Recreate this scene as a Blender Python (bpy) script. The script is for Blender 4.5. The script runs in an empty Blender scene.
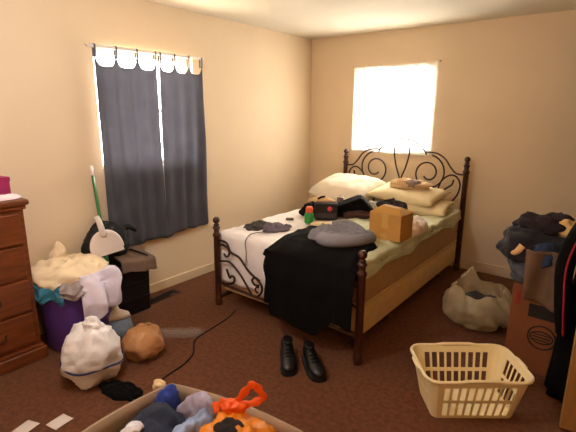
import bpy, bmesh, math, random
from math import sin, cos, pi, radians, sqrt, atan2
from mathutils import Vector, Matrix, noise

S = bpy.context.scene
COL = S.collection
random.seed(7)

# ------------------------------------------------------------------ camera
cd = bpy.data.cameras.new('camera'); cam = bpy.data.objects.new('camera', cd); COL.objects.link(cam)
cd.sensor_width = 36.0; cd.sensor_fit = 'HORIZONTAL'
cd.lens = 435.574 / 576 * 36.0
cd.clip_start = 0.02
YAW, PITCH, ROLL = 0.6594, -0.2344, 0.0074
fw = Vector((-sin(YAW) * cos(PITCH), cos(YAW) * cos(PITCH), sin(PITCH)))
r0 = Vector((cos(YAW), sin(YAW), 0)); u0 = r0.cross(fw)
rt = cos(ROLL) * r0 + sin(ROLL) * u0; up = -sin(ROLL) * r0 + cos(ROLL) * u0
M = Matrix((rt, up, -fw)).transposed().to_4x4(); M.translation = (3.1995, -4.5726, 1.5915)
cam.matrix_world = M
S.camera = cam

# ------------------------------------------------------------------ world, light, exposure
W = bpy.data.worlds.new('overcast sky'); S.world = W; W.use_nodes = True
bg = W.node_tree.nodes['Background']; bg.inputs[0].default_value = (1.0, 0.96, 0.9, 1); bg.inputs[1].default_value = 9.0

def area(name, loc, rot, sx, sy, power, color):
    d = bpy.data.lights.new(name, 'AREA'); d.shape = 'RECTANGLE'; d.size = sx; d.size_y = sy
    d.energy = power; d.color = color
    o = bpy.data.objects.new(name, d); o.location = loc; o.rotation_euler = rot; COL.objects.link(o)
    return o
area('daylight_back_window', (1.09, 0.42, 1.55), (radians(-92), 0, 0), 0.95, 0.92, 42, (1.0, 0.93, 0.80))
area('daylight_side_window', (-0.42, -2.33, 1.55), (0, radians(-95), 0), 0.95, 0.92, 130, (1.0, 0.83, 0.55))

S.view_settings.view_transform = 'Standard'
S.view_settings.look = 'None'
S.view_settings.gamma = 1.0
S.view_settings.use_curve_mapping = False
S.view_settings.exposure = 0.38
CEILING_FILL_W = 32
WARM_FILL_W = 24

# ------------------------------------------------------------------ materials
def lin(c):
    return tuple((v / 255 / 12.92) if v / 255 <= 0.04045 else ((v / 255 + 0.055) / 1.055) ** 2.4 for v in c)

MATS = {}
def mat(name, rgb, rough=0.8, var=0.12, scale=8.0, bump=0.0, bscale=60.0, metal=0.0, sheen=0.0, alpha=1.0,
        trans=0.0, translucent=0.0, stretch=None, rgb2=None, coat=0.0):
    if name in MATS: return MATS[name]
    m = bpy.data.materials.new(name); m.use_nodes = True
    nt = m.node_tree; N = nt.nodes; L = nt.links
    b = N['Principled BSDF']
    b.inputs['Roughness'].default_value = rough
    b.inputs['Metallic'].default_value = metal
    b.inputs['Sheen Weight'].default_value = sheen
    b.inputs['Alpha'].default_value = alpha
    b.inputs['Transmission Weight'].default_value = trans
    b.inputs['Coat Weight'].default_value = coat
    tc = N.new('ShaderNodeTexCoord'); mp = N.new('ShaderNodeMapping')
    L.new(tc.outputs['Object'], mp.inputs['Vector'])
    if stretch: mp.inputs['Scale'].default_value = stretch
    nz = N.new('ShaderNodeTexNoise'); nz.inputs['Scale'].default_value = scale; nz.inputs['Detail'].default_value = 4
    L.new(mp.outputs[0], nz.inputs['Vector'])
    c = lin(rgb)
    if rgb2: a, e = lin(rgb), lin(rgb2)
    else:
        a = tuple(max(0, v * (1 - var)) for v in c); e = tuple(min(1, v * (1 + var)) for v in c)
    rp = N.new('ShaderNodeValToRGB')
    rp.color_ramp.elements[0].position = 0.35; rp.color_ramp.elements[1].position = 0.65
    rp.color_ramp.elements[0].color = (*a, 1); rp.color_ramp.elements[1].color = (*e, 1)
    L.new(nz.outputs['Fac'], rp.inputs['Fac']); L.new(rp.outputs['Color'], b.inputs['Base Color'])
    if bump:
        n2 = N.new('ShaderNodeTexNoise'); n2.inputs['Scale'].default_value = bscale; n2.inputs['Detail'].default_value = 5
        L.new(mp.outputs[0], n2.inputs['Vector'])
        bp = N.new('ShaderNodeBump'); bp.inputs['Strength'].default_value = bump; bp.inputs['Distance'].default_value = 0.01
        L.new(n2.outputs['Fac'], bp.inputs['Height']); L.new(bp.outputs['Normal'], b.inputs['Normal'])
    if translucent:
        t = N.new('ShaderNodeBsdfTranslucent'); L.new(rp.outputs['Color'], t.inputs['Color'])
        mx = N.new('ShaderNodeMixShader'); mx.inputs[0].default_value = translucent
        L.new(b.outputs[0], mx.inputs[1]); L.new(t.outputs[0], mx.inputs[2])
        L.new(mx.outputs[0], N['Material Output'].inputs['Surface'])
    MATS[name] = m
    return m

def see_through(name, rgb, fac, rough=0.25, translucent=0.0):
    """thin plastic / sheer cloth: part of the light passes straight through"""
    m = mat(name, rgb, rough=rough, translucent=translucent)
    nt = m.node_tree; N = nt.nodes; L = nt.links; out = N['Material Output']
    src = out.inputs['Surface'].links[0].from_socket
    tr = N.new('ShaderNodeBsdfTransparent'); tr.inputs['Color'].default_value = (1, 1, 1, 1)
    mx = N.new('ShaderNodeMixShader'); mx.inputs[0].default_value = fac
    L.new(src, mx.inputs[1]); L.new(tr.outputs[0], mx.inputs[2]); L.new(mx.outputs[0], out.inputs['Surface'])
    return m

WALL = mat('wall paint', (228, 205, 172), 0.75, var=0.02, scale=2, bump=0.05, bscale=40)
CEIL = mat('ceiling paint', (222, 212, 194), 0.9, var=0.02, scale=3, bump=0.08, bscale=90)
TRIM = mat('trim paint', (222, 200, 166), 0.5, var=0.02)
CARPET = mat('brown carpet', (94, 55, 32), 1.0, rgb2=(116, 69, 40), scale=34, bump=0.7, bscale=220)
DWOOD = mat('dark turned wood', (66, 34, 22), 0.35, var=0.25, scale=6, stretch=(6, 6, 1))
IRON = mat('dark bronze iron', (58, 38, 28), 0.45, var=0.15, metal=0.4)
DRESS = mat('reddish brown wood', (112, 58, 26), 0.4, var=0.28, scale=5, stretch=(4, 1, 8))
DRESSD = mat('dark brass', (70, 46, 24), 0.4, metal=0.7)
CURT = mat('slate blue curtain cloth', (104, 105, 116), 0.9, var=0.06, translucent=0.45, bump=0.15, bscale=300)
SHEER = see_through('sheer white cloth', (250, 246, 236), 0.55, 0.9, translucent=0.75)
WPLAST = mat('white plastic', (236, 226, 218), 0.4, var=0.02)
BLACKC = mat('black cloth', (11, 9, 10), 0.95, var=0.3, sheen=0.0, bump=0.3, bscale=120)
BLACKP = mat('black plastic', (24, 22, 24), 0.4, var=0.1)
MATTR = mat('tan mattress ticking', (184, 150, 108), 0.8, var=0.06, scale=14, bump=0.2, bscale=50)
BOXSP = mat('cream box spring ticking', (226, 194, 140), 0.8, var=0.05, scale=14, bump=0.2, bscale=50)
WSHEET = mat('white sheet', (246, 238, 236), 0.9, var=0.03, bump=0.1, bscale=90)
GSHEET = mat('pale green sheet', (206, 208, 172), 0.9, var=0.05, bump=0.1, bscale=90)
PILLW = mat('white pillowcase', (234, 222, 200), 0.9, var=0.03)
PILLC = mat('cream pillowcase', (232, 212, 168), 0.9, var=0.03)
HOOD = mat('grey blue fleece', (134, 132, 140), 0.95, var=0.15, scale=5, bump=0.4, bscale=150)
CARD = mat('tan cardboard', (192, 142, 68), 0.8, var=0.06)
CARDG = mat('grey tan cardboard', (164, 138, 112), 0.8, var=0.06)
CARDO = mat('orange brown cardboard', (124, 72, 38), 0.8, var=0.06)
TAPE = mat('packing tape', (206, 164, 92), 0.2, var=0.03)

for m_ in (BLACKC, BLACKP): m_.node_tree.nodes['Principled BSDF'].inputs['Specular IOR Level'].default_value = 0.15 if m_ is BLACKC else 0.3

# ------------------------------------------------------------------ object helpers
def tag(o, label=None, cat=None, group=None, kind=None):
    if label: o['label'] = label
    if cat: o['category'] = cat
    if group: o['group'] = group
    if kind: o['kind'] = kind
    return o

def empty(name, loc, rz, label, cat, group=None):
    o = bpy.data.objects.new(name, None); COL.objects.link(o)
    o.location = loc; o.rotation_euler = (0, 0, rz); o.empty_display_size = 0.1
    return tag(o, label, cat, group)

def link(name, me, m, parent=None, smooth=True, loc=None, rot=None):
    if m: me.materials.append(m)
    if smooth:
        for f in me.polygons: f.use_smooth = True
    o = bpy.data.objects.new(name, me); COL.objects.link(o)
    if parent: o.parent = parent
    if loc: o.location = loc
    if rot: o.rotation_euler = rot
    return o

def from_bm(name, bm, m, parent=None, smooth=True, loc=None, rot=None):
    bmesh.ops.recalc_face_normals(bm, faces=bm.faces)
    me = bpy.data.meshes.new(name); bm.to_mesh(me); bm.free()
    return link(name, me, m, parent, smooth, loc, rot)

def from_py(name, V, F, m, parent=None, smooth=True, loc=None, rot=None):
    me = bpy.data.meshes.new(name); me.from_pydata([tuple(v) for v in V], [], F); me.update()
    return link(name, me, m, parent, smooth, loc, rot)

def add_box(bm, x0, x1, y0, y1, z0, z1, bevel=0.0, seg=2, mtx=None):
    r = bmesh.ops.create_cube(bm, size=1.0)
    vs = r['verts']
    bmesh.ops.scale(bm, vec=(x1 - x0, y1 - y0, z1 - z0), verts=vs)
    bmesh.ops.translate(bm, vec=((x0 + x1) / 2, (y0 + y1) / 2, (z0 + z1) / 2), verts=vs)
    if mtx: bmesh.ops.transform(bm, matrix=mtx, verts=vs)
    if bevel:
        es = list({e for v in vs for e in v.link_edges})
        bmesh.ops.bevel(bm, geom=es, offset=bevel, segments=seg, affect='EDGES', profile=0.5)

def box(name, x0, x1, y0, y1, z0, z1, m, parent=None, bevel=0.004, loc=None, rot=None, seg=2):
    bm = bmesh.new(); add_box(bm, x0, x1, y0, y1, z0, z1, bevel, seg)
    return from_bm(name, bm, m, parent, smooth=False, loc=loc, rot=rot)

def catmull(P, n=8, closed=False):
    P = [Vector(p) for p in P]; out = []
    k = len(P); rng = k if closed else k - 1
    for i in range(rng):
        if closed: a, b, c, d = P[(i - 1) % k], P[i], P[(i + 1) % k], P[(i + 2) % k]
        else: a, b, c, d = P[max(i - 1, 0)], P[i], P[i + 1], P[min(i + 2, k - 1)]
        for j in range(n):
            t = j / n
            out.append(0.5 * ((2 * b) + (c - a) * t + (2 * a - 5 * b + 4 * c - d) * t * t + (3 * b - a - 3 * c + d) * t ** 3))
    if not closed: out.append(P[-1])
    return out

def add_tube(bm, P, r, seg=8, closed=False):
    """tube along a polyline; r is a number or a function of 0..1"""
    P = [Vector(p) for p in P]; n = len(P)
    rf = r if callable(r) else (lambda t: r)
    rings = []; prev = None
    for i in range(n):
        if closed: d = P[(i + 1) % n] - P[(i - 1) % n]
        else: d = P[min(i + 1, n - 1)] - P[max(i - 1, 0)]
        d.normalize()
        if prev is None:
            a = Vector((0, 0, 1)) if abs(d.z) < 0.9 else Vector((1, 0, 0))
            x = d.cross(a).normalized()
        else:
            x = (prev - d * prev.dot(d)).normalized()
        prev = x; y = d.cross(x); rr = rf(i / max(1, n - 1))
        rings.append([bm.verts.new(P[i] + (x * cos(2 * pi * k / seg) + y * sin(2 * pi * k / seg)) * rr) for k in range(seg)])
    for i in range(n if closed else n - 1):
        A, B = rings[i], rings[(i + 1) % n]
        for k in range(seg): bm.faces.new((A[k], A[(k + 1) % seg], B[(k + 1) % seg], B[k]))
    if not closed:
        bm.faces.new(rings[0][::-1]); bm.faces.new(rings[-1])

def tube(name, P, r, m, parent=None, seg=8, closed=False, loc=None):
    bm = bmesh.new(); add_tube(bm, P, r, seg, closed); return from_bm(name, bm, m, parent, loc=loc)

def add_lathe(bm, prof, seg=20, origin=(0, 0, 0)):
    o = Vector(origin); rings = []
    for r, z in prof:
        rings.append([bm.verts.new(o + Vector((max(r, 1e-4) * cos(2 * pi * k / seg), max(r, 1e-4) * sin(2 * pi * k / seg), z))) for k in range(seg)])
    for A, B in zip(rings, rings[1:]):
        for k in range(seg): bm.faces.new((A[k], A[(k + 1) % seg], B[(k + 1) % seg], B[k]))
    bm.faces.new(rings[0][::-1]); bm.faces.new(rings[-1])

def lathe(name, prof, m, parent=None, seg=20, origin=(0, 0, 0), loc=None, rot=None):
    bm = bmesh.new(); add_lathe(bm, prof, seg, origin); return from_bm(name, bm, m, parent, loc=loc, rot=rot)

def ridged(p, s, o):
    n = noise.noise(Vector((p[0] * s + o, p[1] * s + o * 1.7, p[2] * s - o)))
    return 1 - 2 * min(1, abs(n) * 1.8)

def blob(name, c, r, m, parent=None, seed=0.0, amp=0.03, freq=6.0, e=2.4, flat=0.0, floor=None, nu=56, nv=36, taper=0.0,
         lump=0.12, rz=0.0, knot=None):
    """closed crumpled volume: superellipsoid + lumps + ridged creases, its underside pressed flat at z = floor"""
    V = []; F = []
    for j in range(nv + 1):
        ph = -pi / 2 + pi * j / nv
        for i in range(nu):
            th = 2 * pi * i / nu
            d = Vector((cos(ph) * cos(th), cos(ph) * sin(th), sin(ph)))
            k = (abs(d.x) ** e + abs(d.y) ** e + abs(d.z) ** e) ** (-1 / e)
            p = d * k
            lo = noise.noise(Vector((d.x * 1.6 + seed, d.y * 1.6 - seed, d.z * 1.6 + 3 * seed)))
            p *= 1 + lump * lo * 2
            tp = 1 - taper * (p.z * 0.5 + 0.5)
            if knot and p.z > 0:               # gathered neck towards the top
                tp *= 1 - knot * min(1, p.z) ** 2.2
            q = Vector((p.x * r[0] * tp, p.y * r[1] * tp, p.z * r[2]))
            cr = ridged((q.x, q.y, q.z * 0.6), freq, seed) * 0.6 + ridged(q, freq * 2.3, seed + 9) * 0.4
            q += d * amp * cr
            q = Matrix.Rotation(rz, 3, 'Z') @ q
            q += Vector(c)
            if floor is not None and q.z < floor: q.z = floor + 0.0005 * (1 + cos(3 * th))
            V.append(q)
    for j in range(nv):
        for i in range(nu):
            a = j * nu + i; b = j * nu + (i + 1) % nu
            F.append((a, b, b + nu, a + nu))
    me = bpy.data.meshes.new(name); me.from_pydata(V, [], F); me.update()
    bm = bmesh.new(); bm.from_mesh(me); bmesh.ops.remove_doubles(bm, verts=bm.verts, dist=1e-5)
    bm.to_mesh(me); bm.free()
    return link(name, me, m, parent)

def heap(name, c, rx, ry, h, m, parent=None, rz=0.0, seed=0.0, amp=0.02, freq=9.0, edge=0.22, base=None, nu=64, nr=18, shape=2.0, lift=0.0):
    """crumpled garment lying on a surface: irregular outline, folded top, closed underneath"""
    V = []; F = []
    R = Matrix.Rotation(rz, 3, 'Z')
    def bz(x, y): return base(x, y) if base else c[2]
    for j in range(nr + 1):
        t = j / nr
        for i in range(nu):
            th = 2 * pi * i / nu
            n = noise.noise(Vector((cos(th) * 1.5 + seed, sin(th) * 1.5 - seed, seed * 2)))
            n2 = noise.noise(Vector((cos(th) * 4 + seed, sin(th) * 4 - seed, seed * 2)))
            k = 1 + edge * n * 1.6 + edge * n2 * 0.6
            q = R @ Vector((cos(th) * rx * t * k, sin(th) * ry * t * k, 0))
            x, y = c[0] + q.x, c[1] + q.y
            prof = (max(0, 1 - t ** shape)) ** 0.55
            f = ridged((x, y, seed), freq, seed) * 0.6 + ridged((x, y, seed), freq * 2.1, seed + 5) * 0.4
            big = 0.75 + 0.5 * noise.noise(Vector((x * 5 + seed, y * 5, seed)))
            z = bz(x, y) + 0.004 + h * prof * big + amp * f * min(1, prof * 1.6 + 0.1)
            V.append((x, y, max(z, bz(x, y) + 0.003)))
    top = len(V)
    for j in range(nr + 1):
        t = j / nr
        for i in range(nu):
            x, y, _ = V[j * nu + i]; V.append((x, y, bz(x, y) + 0.001))
    for j in range(nr):
        for i in range(nu):
            a = j * nu + i; b = j * nu + (i + 1) % nu
            F.append((a, b, b + nu, a + nu)); F.append((top + a, top + a + nu, top + b + nu, top + b))
    for i in range(nu):
        a = nr * nu + i; b = nr * nu + (i + 1) % nu
        F.append((a, b, top + b, top + a))
    me = bpy.data.meshes.new(name); me.from_pydata(V, [], F); me.update()
    bm = bmesh.new(); bm.from_mesh(me); bmesh.ops.remove_doubles(bm, verts=bm.verts, dist=1e-5)
    bmesh.ops.recalc_face_normals(bm, faces=bm.faces); bm.to_mesh(me); bm.free()
    return link(name, me, m, parent)

def grid(name, fn, nu, nv, m, parent=None, thick=0.006, offset=0.0, smooth=True):
    V = [fn(i / nu, j / nv) for j in range(nv + 1) for i in range(nu + 1)]
    F = [(j * (nu + 1) + i, j * (nu + 1) + i + 1, (j + 1) * (nu + 1) + i + 1, (j + 1) * (nu + 1) + i) for j in range(nv) for i in range(nu)]
    o = from_py(name, V, F, m, parent, smooth)
    if thick:
        s = o.modifiers.new('thickness', 'SOLIDIFY'); s.thickness = thick; s.offset = offset
    return o

# ------------------------------------------------------------------ room shell
XR, YF, H = 3.95, -5.05, 2.44
def struct(o): o['kind'] = 'structure'; return o

def wall_with_hole(name, axis, lo, hi, a0, a1, z0, z1, th):
    """wall slab in the plane axis = 0, with one window opening a0..a1, z0..z1"""
    bm = bmesh.new()
    for s0, s1, q0, q1 in ((lo, a0, 0, H), (a1, hi, 0, H), (a0, a1, 0, z0), (a0, a1, z1, H)):
        if axis == 'x': add_box(bm, -th, 0, s0, s1, q0, q1)
        else: add_box(bm, s0, s1, 0, th, q0, q1)
    return struct(from_bm(name, bm, WALL, smooth=False))

struct(box('floor', -0.15, XR + 0.15, YF - 0.15, 0.15, -0.1, 0, CARPET, bevel=0))
struct(box('ceiling', -0.15, XR + 0.15, YF - 0.15, 0.15, H, H + 0.1, CEIL, bevel=0))
LW = (-2.79, -1.86, 1.14, 2.045)      # side window opening y0,y1,z0,z1
BW = (0.64, 1.53, 1.17, 2.05)        # back window opening x0,x1,z0,z1
wall_with_hole('wall_left', 'x', YF, 0.15, *LW, 0.15)
wall_with_hole('wall_back', 'y', 0, XR, *BW, 0.15)
BOUNCE_WOOD = mat('dark wood for warm bounce', (104, 66, 34), 0.5, var=0.2, scale=5, stretch=(1, 6, .6))  # unseen right wall: dark wood finish added for its dim, warm bounce
struct(box('wall_right', XR, XR + 0.15, YF, 0.15, 0, H, BOUNCE_WOOD, bevel=0))
struct(box('wall_front', -0.15, XR, YF - 0.15, YF, 0, H, WALL, bevel=0))
struct(box('baseboard_left', 0, 0.014, YF, -0.014, 0, 0.085, TRIM, bevel=0.004))
struct(box('baseboard_back', 0, XR, -0.014, 0, 0, 0.105, TRIM, bevel=0.004))
struct(box('baseboard_right', XR - 0.014, XR, YF, -0.014, 0, 0.1, TRIM, bevel=0.004))

WFR = mat('white window paint', (240, 236, 228), 0.5, var=0.02)
GLASS = see_through('window glass', (255, 255, 255), 0.93, 0.05)
def window(name, axis, a0, a1, z0, z1):
    bm = bmesh.new(); f = 0.035
    def bx(s0, s1, q0, q1, d0, d1):
        if axis == 'x': add_box(bm, -d1, -d0, s0, s1, q0, q1, 0.003, 1)
        else: add_box(bm, s0, s1, d0, d1, q0, q1, 0.003, 1)
    zm = (z0 + z1) / 2
    bx(a0, a0 + f, z0, z1, .06, .12); bx(a1 - f, a1, z0, z1, .06, .12)
    bx(a0 + f, a1 - f, z0, z0 + f, .06, .12); bx(a0 + f, a1 - f, z1 - f, z1, .06, .12)
    bx(a0 + f, a1 - f, zm - .016, zm + .016, .07, .11)
    w = struct(from_bm(name, bm, WFR, smooth=False))
    bm = bmesh.new()
    bx2 = (a0 + f, a1 - f)
    for q0, q1 in ((z0 + f, zm - .016), (zm + .016, z1 - f)):
        if axis == 'x': add_box(bm, -.093, -.089, *bx2, q0, q1)
        else: add_box(bm, *bx2, .089, .093, q0, q1)
    from_bm('glass_pane', bm, GLASS, w, smooth=False)
    bm = bmesh.new()
    if axis == 'x': add_box(bm, -.06, .012, a0, a1, z0 - .02, z0, 0.003, 1)
    else: add_box(bm, a0, a1, -.012, .06, z0 - .02, z0, 0.003, 1)
    from_bm('window_sill', bm, WFR, w, smooth=False)
window('window_1', 'x', *LW)
window('window_2', 'y', *BW)

# door ajar at the right edge of the view: only its pale edge shows
PALE = mat('pale varnished wood', (158, 114, 62), 0.45, var=0.1, scale=6, stretch=(6, 6, 1))
door = struct(box('door_1', 0, 0.76, 0, 0.04, 0.01, 2.03, PALE, bevel=0.003, loc=(3.128, -2.17, 0), rot=(0, 0, radians(10))))
lathe('door_knob', [(0.0, 0), (0.02, 0.002), (0.012, 0.02), (0.028, 0.04), (0.02, 0.06), (0, 0.064)], DRESSD, door, loc=(0.07, 0.0, 0.95), rot=(radians(90), 0, 0))

# unseen ceiling lamp, added above the view to brighten the left wall
cl = empty('fill_ceiling_lamp', (1.45, -3.75, H), 0, 'flush round glass ceiling lamp, unseen, added as fill light', 'lamp')
lathe('base', [(0, -0.002), (0.16, -0.002), (0.165, -0.03), (0.15, -0.035), (0, -0.035)], WPLAST, cl, 32)
GLOW = bpy.data.materials.new('lit opal glass of added fill lamp'); GLOW.use_nodes = True; pb = GLOW.node_tree.nodes['Principled BSDF']
pb.inputs['Base Color'].default_value = (0.9, 0.85, 0.75, 1); pb.inputs['Emission Color'].default_value = (1, 0.86, 0.68, 1); pb.inputs['Emission Strength'].default_value = 4.0
lathe('fill_lamp_bowl', [(0.145, -0.035), (0.14, -0.06), (0.11, -0.085), (0.05, -0.10), (0, -0.103)], GLOW, cl, 32)
ld = bpy.data.lights.new('ceiling_fill_light', 'POINT'); ld.energy = CEILING_FILL_W; ld.color = (0.94, 0.95, 1.0); ld.shadow_soft_size = 0.09
lo = bpy.data.objects.new('ceiling_fill_light', ld); COL.objects.link(lo); lo.parent = cl; lo.location = (0, 0, -0.30)

# unseen floor lamp, added behind the camera to warm the right side
fl = empty('fill_floor_lamp', (3.62, -4.35, 0), 0, 'unseen floor lamp with a warm shade, added as warm fill light', 'lamp')
lathe('base', [(0, 0), (0.13, 0.002), (0.13, 0.015), (0.02, 0.03), (0, 0.03)], BLACKP, fl, 28)
tube('fill_lamp_pole', [(0, 0, 0.02), (0, 0, 1.52)], 0.011, BLACKP, fl, 10)
SHADE = mat('amber shade of added fill lamp', (236, 190, 120), 0.9, var=0.02, translucent=0.6)
so = lathe('fill_lamp_shade', [(0.17, 1.42), (0.09, 1.66), (0.088, 1.66), (0.166, 1.42)], SHADE, fl, 32)
ld2 = bpy.data.lights.new('warm_fill_light', 'POINT'); ld2.energy = WARM_FILL_W; ld2.color = (1.0, 0.60, 0.22); ld2.shadow_soft_size = 0.06
lo2 = bpy.data.objects.new('warm_fill_light', ld2); COL.objects.link(lo2); lo2.parent = fl; lo2.location = (0, 0, 1.74)

# ------------------------------------------------------------------ curtains on the side window
rod = tag(tube('curtain_rod', [(0.055, -2.86, 2.045), (0.055, -1.78, 2.05)], 0.013, WPLAST), 'white curtain rod above the left window', 'curtain rod')
for y in (-2.84, -1.80):
    tube('rod_bracket', [(0.0, y, 2.055), (0.03, y, 2.06), (0.055, y, 2.046)], 0.006, WPLAST, rod)

def curtain(y0, y1, ntab, ztop, zbot, folds, seed, label, slope):
    tabs = [y0 + (y1 - y0) * (i / (ntab - 1)) for i in range(ntab)]
    tw = 0.014
    c0 = 0.058
    def top(y):
        for a, b in zip(tabs, tabs[1:]):
            if a <= y <= b:
                t = (y - a) / (b - a)
                return ztop - 0.085 * (1 - abs(2 * t - 1) ** 4.5) - 0.045
        return ztop - 0.045
    def fn(u, v):
        y = y0 + (y1 - y0) * u
        zt = top(y); zb = zbot + slope * (u - 0.5) + 0.01 * sin(9 * u + seed)
        z = zt + (zb - zt) * v
        a = 0.004 + 0.009 * min(1, v * 2.5)
        x = c0 + a * sin(u * folds * 2 * pi + 0.6 * sin(3 * v + seed)) + 0.008 * noise.noise(Vector((u * 6, v * 3, seed)))
        y += (0.012 * sin(u * folds * 2 * pi * 0.5 + seed)) * v + 0.02 * (u - 0.5) * v
        return (max(x, 0.02), y, z)
    o = grid('tab_top_curtain', fn, 110, 50, CURT, None, 0.003)
    tag(o, label, 'curtain', 'tab top curtains')
    for y in tabs:
        yy = min(max(y, y0 + tw / 2), y1 - tw / 2)
        bm = bmesh.new()
        pr = []
        for k in range(13):                                   # strap looped over the rod
            a = radians(-90) + radians(180) * k / 12 * 1.0
            pr.append((cos(a), sin(a)))
        loop = [(0.055 + 0.0135, 0, ztop - 0.07)] + [(0.055 + 0.0155 * cos(radians(180 * k / 10)), 0, 2.046 + 0.0155 * sin(radians(180 * k / 10))) for k in range(11)] + [(0.055 - 0.0155, 0, ztop - 0.07)]
        va = [bm.verts.new((x, yy - tw / 2, z)) for x, _, z in loop]; vb = [bm.verts.new((x, yy + tw / 2, z)) for x, _, z in loop]
        for k in range(len(loop) - 1): bm.faces.new((va[k], va[k + 1], vb[k + 1], vb[k]))
        t = from_bm('tab', bm, CURT, o); s = t.modifiers.new('thickness', 'SOLIDIFY'); s.thickness = 0.003
    return o
curtain(-2.815, -2.285, 4, 2.04, 0.50, 4.5, 1.3, 'left curtain panel of slate blue cloth hanging behind the dustpan and broom', 0.0)
curtain(-2.255, -1.80, 4, 2.04, 0.52, 3.5, 4.1, 'right curtain panel of slate blue cloth, nearer the room corner and the bed', 0.03)

# sheer on the back window
def sheer(u, v):
    x = 0.61 + 0.955 * u; z = 2.085 + 0.012 * sin(u * 9) - (0.93 - 0.02 * u) * v
    if u > 0.9: z += 0.02 * (u - 0.9) * 10 * (1 - v)
    return (x, -0.022 - 0.006 * sin(u * 40), z)
sh = grid('sheer_curtain', sheer, 80, 10, SHEER, None, 0.0)
tag(sh, 'sheer white curtain glowing with daylight over the back window', 'curtain')
tube('curtain_wire', [(0.60, -0.02, 2.085), (1.58, -0.02, 2.092)], 0.003, WPLAST, sh)
for i, (x, z) in enumerate(((0.60, 2.085), (1.58, 2.10))):
    tube('nail', [(x, 0.0, z), (x, -0.03, z + 0.004)], 0.004, IRON, sh)

# ------------------------------------------------------------------ floor vent
vt = empty('floor_vent', (0.145, -2.42, 0.0), radians(4), 'dark metal floor vent beside the left baseboard', 'vent')
VENT = mat('dark vent metal', (46, 36, 30), 0.5, metal=0.3)
box('frame', -0.055, 0.055, -0.16, 0.16, 0.0, 0.006, VENT, vt, 0.002)
bm = bmesh.new()
for k in range(14): add_box(bm, -0.04, 0.04, -0.14 + k * 0.0206, -0.132 + k * 0.0206, 0.006, 0.01)
from_bm('slat', bm, BLACKP, vt, smooth=False)

# ------------------------------------------------------------------ dresser
dr = empty('dresser', (0.02, -4.55, 0), 0, 'tall reddish brown wooden dresser at the left wall', 'dresser')
DX, DY = 0.315, 1.035     # depth (x), length (y)
bm = bmesh.new(); add_box(bm, 0, DX, 0, DY, 0.09, 1.03, 0.004); from_bm('carcass', bm, DRESS, dr, False)
bm = bmesh.new(); add_box(bm, -0.01, DX + 0.03, -0.03, DY + 0.03, 1.03, 1.065, 0.012, 3); add_box(bm, 0, DX + 0.014, -0.014, DY + 0.014, 1.005, 1.03, 0.006)
from_bm('top', bm, DRESS, dr, False)
bm = bmesh.new(); add_box(bm, 0, DX + 0.028, -0.025, DY + 0.025, 0.0, 0.085, 0.01, 3); add_box(bm, 0, DX + 0.014, -0.012, DY + 0.012, 0.085, 0.105, 0.006)
from_bm('plinth', bm, DRESS, dr, False)
zs = [0.125, 0.345, 0.565, 0.785, 0.99]
for a, b in zip(zs, zs[1:]):
    d = box('drawer', DX, DX + 0.016, 0.03, DY - 0.03, a + 0.008, b - 0.008, DRESS, dr, 0.006)
    for y in (0.24, 0.795):
        kx = tube('handle', [(DX + 0.014, y - 0.045, (a + b) / 2 + .01), (DX + 0.04, y - 0.03, (a + b) / 2 - .01), (DX + 0.044, y, (a + b) / 2 - .018), (DX + 0.04, y + 0.03, (a + b) / 2 - .01), (DX + 0.014, y + 0.045, (a + b) / 2 + .01)], 0.005, DRESSD, d)
DT = 1.066
b_ = box('keepsake_box', -0.05, 0.05, -0.06, 0.06, 0, 0.115, mat('magenta card', (150, 24, 84), 0.5), None, 0.006, loc=(0.13, -3.575, DT), rot=(0, 0, 0.2))
tag(b_, 'small magenta box standing on the dresser at the left edge', 'box')
box('lid', -0.053, 0.053, -0.063, 0.063, 0.09, 0.12, MATS['magenta card'], b_, 0.004)
o = heap('folded_cloth', (0.245, -3.60, DT), 0.075, 0.11, 0.04, mat('pale pink white cloth', (232, 214, 220), 0.9), seed=3.3, amp=0.008, freq=14, edge=0.12)
tag(o, 'crumpled pinkish white cloth on the dresser top', 'cloth')

# ------------------------------------------------------------------ purple tote and laundry
PURP = mat('purple plastic', (96, 64, 160), 0.4, var=0.05)
tc = (0.285, -3.235)
to = empty('laundry_tote', (tc[0], tc[1], 0), 0, 'round purple plastic laundry tub between dresser and black bin', 'laundry tub')
lathe('tub', [(0.0, 0.0), (0.2, 0.0), (0.21, 0.012), (0.236, 0.43), (0.238, 0.44), (0.228, 0.44), (0.2, 0.03), (0.0, 0.02)], PURP, to, 36)
lathe('rim', [(0.222, 0.425), (0.243, 0.428), (0.245, 0.445), (0.222, 0.447)], PURP, to, 36)
for s in (-1, 1):
    tube('handle', catmull([(s * 0.236, -0.06, 0.43), (s * 0.262, -0.05, 0.435), (s * 0.268, 0, 0.437), (s * 0.262, 0.05, 0.435), (s * 0.236, 0.06, 0.43)], 5), 0.008, PURP, to)
CREAM = mat('cream towel', (238, 216, 180), 0.95, var=0.05, bump=0.3, bscale=150)
TEAL = mat('teal cloth', (52, 120, 148), 0.95)
GREYC = mat('grey cotton', (164, 152, 148), 0.95)
LAV = mat('lavender white cloth', (224, 216, 234), 0.95, var=0.06, bump=0.3, bscale=120)
def in_tub(x, y): return 0.36
o = blob('towel', (0.265, -3.25, 0.50), (0.215, 0.235, 0.085), CREAM, seed=2.2, amp=0.028, freq=9, e=2.2, lump=0.10)
tag(o, 'big cream towel heaped on top of the purple tub', 'towel')
o = blob('towel', (0.10, -3.24, 0.61), (0.055, 0.07, 0.075), CREAM, seed=5.2, amp=0.012, freq=10, e=2.0, lump=0.1, taper=0.6)
tag(o, 'peaked cream towel corner sticking up against the wall behind the laundry', 'towel')

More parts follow.
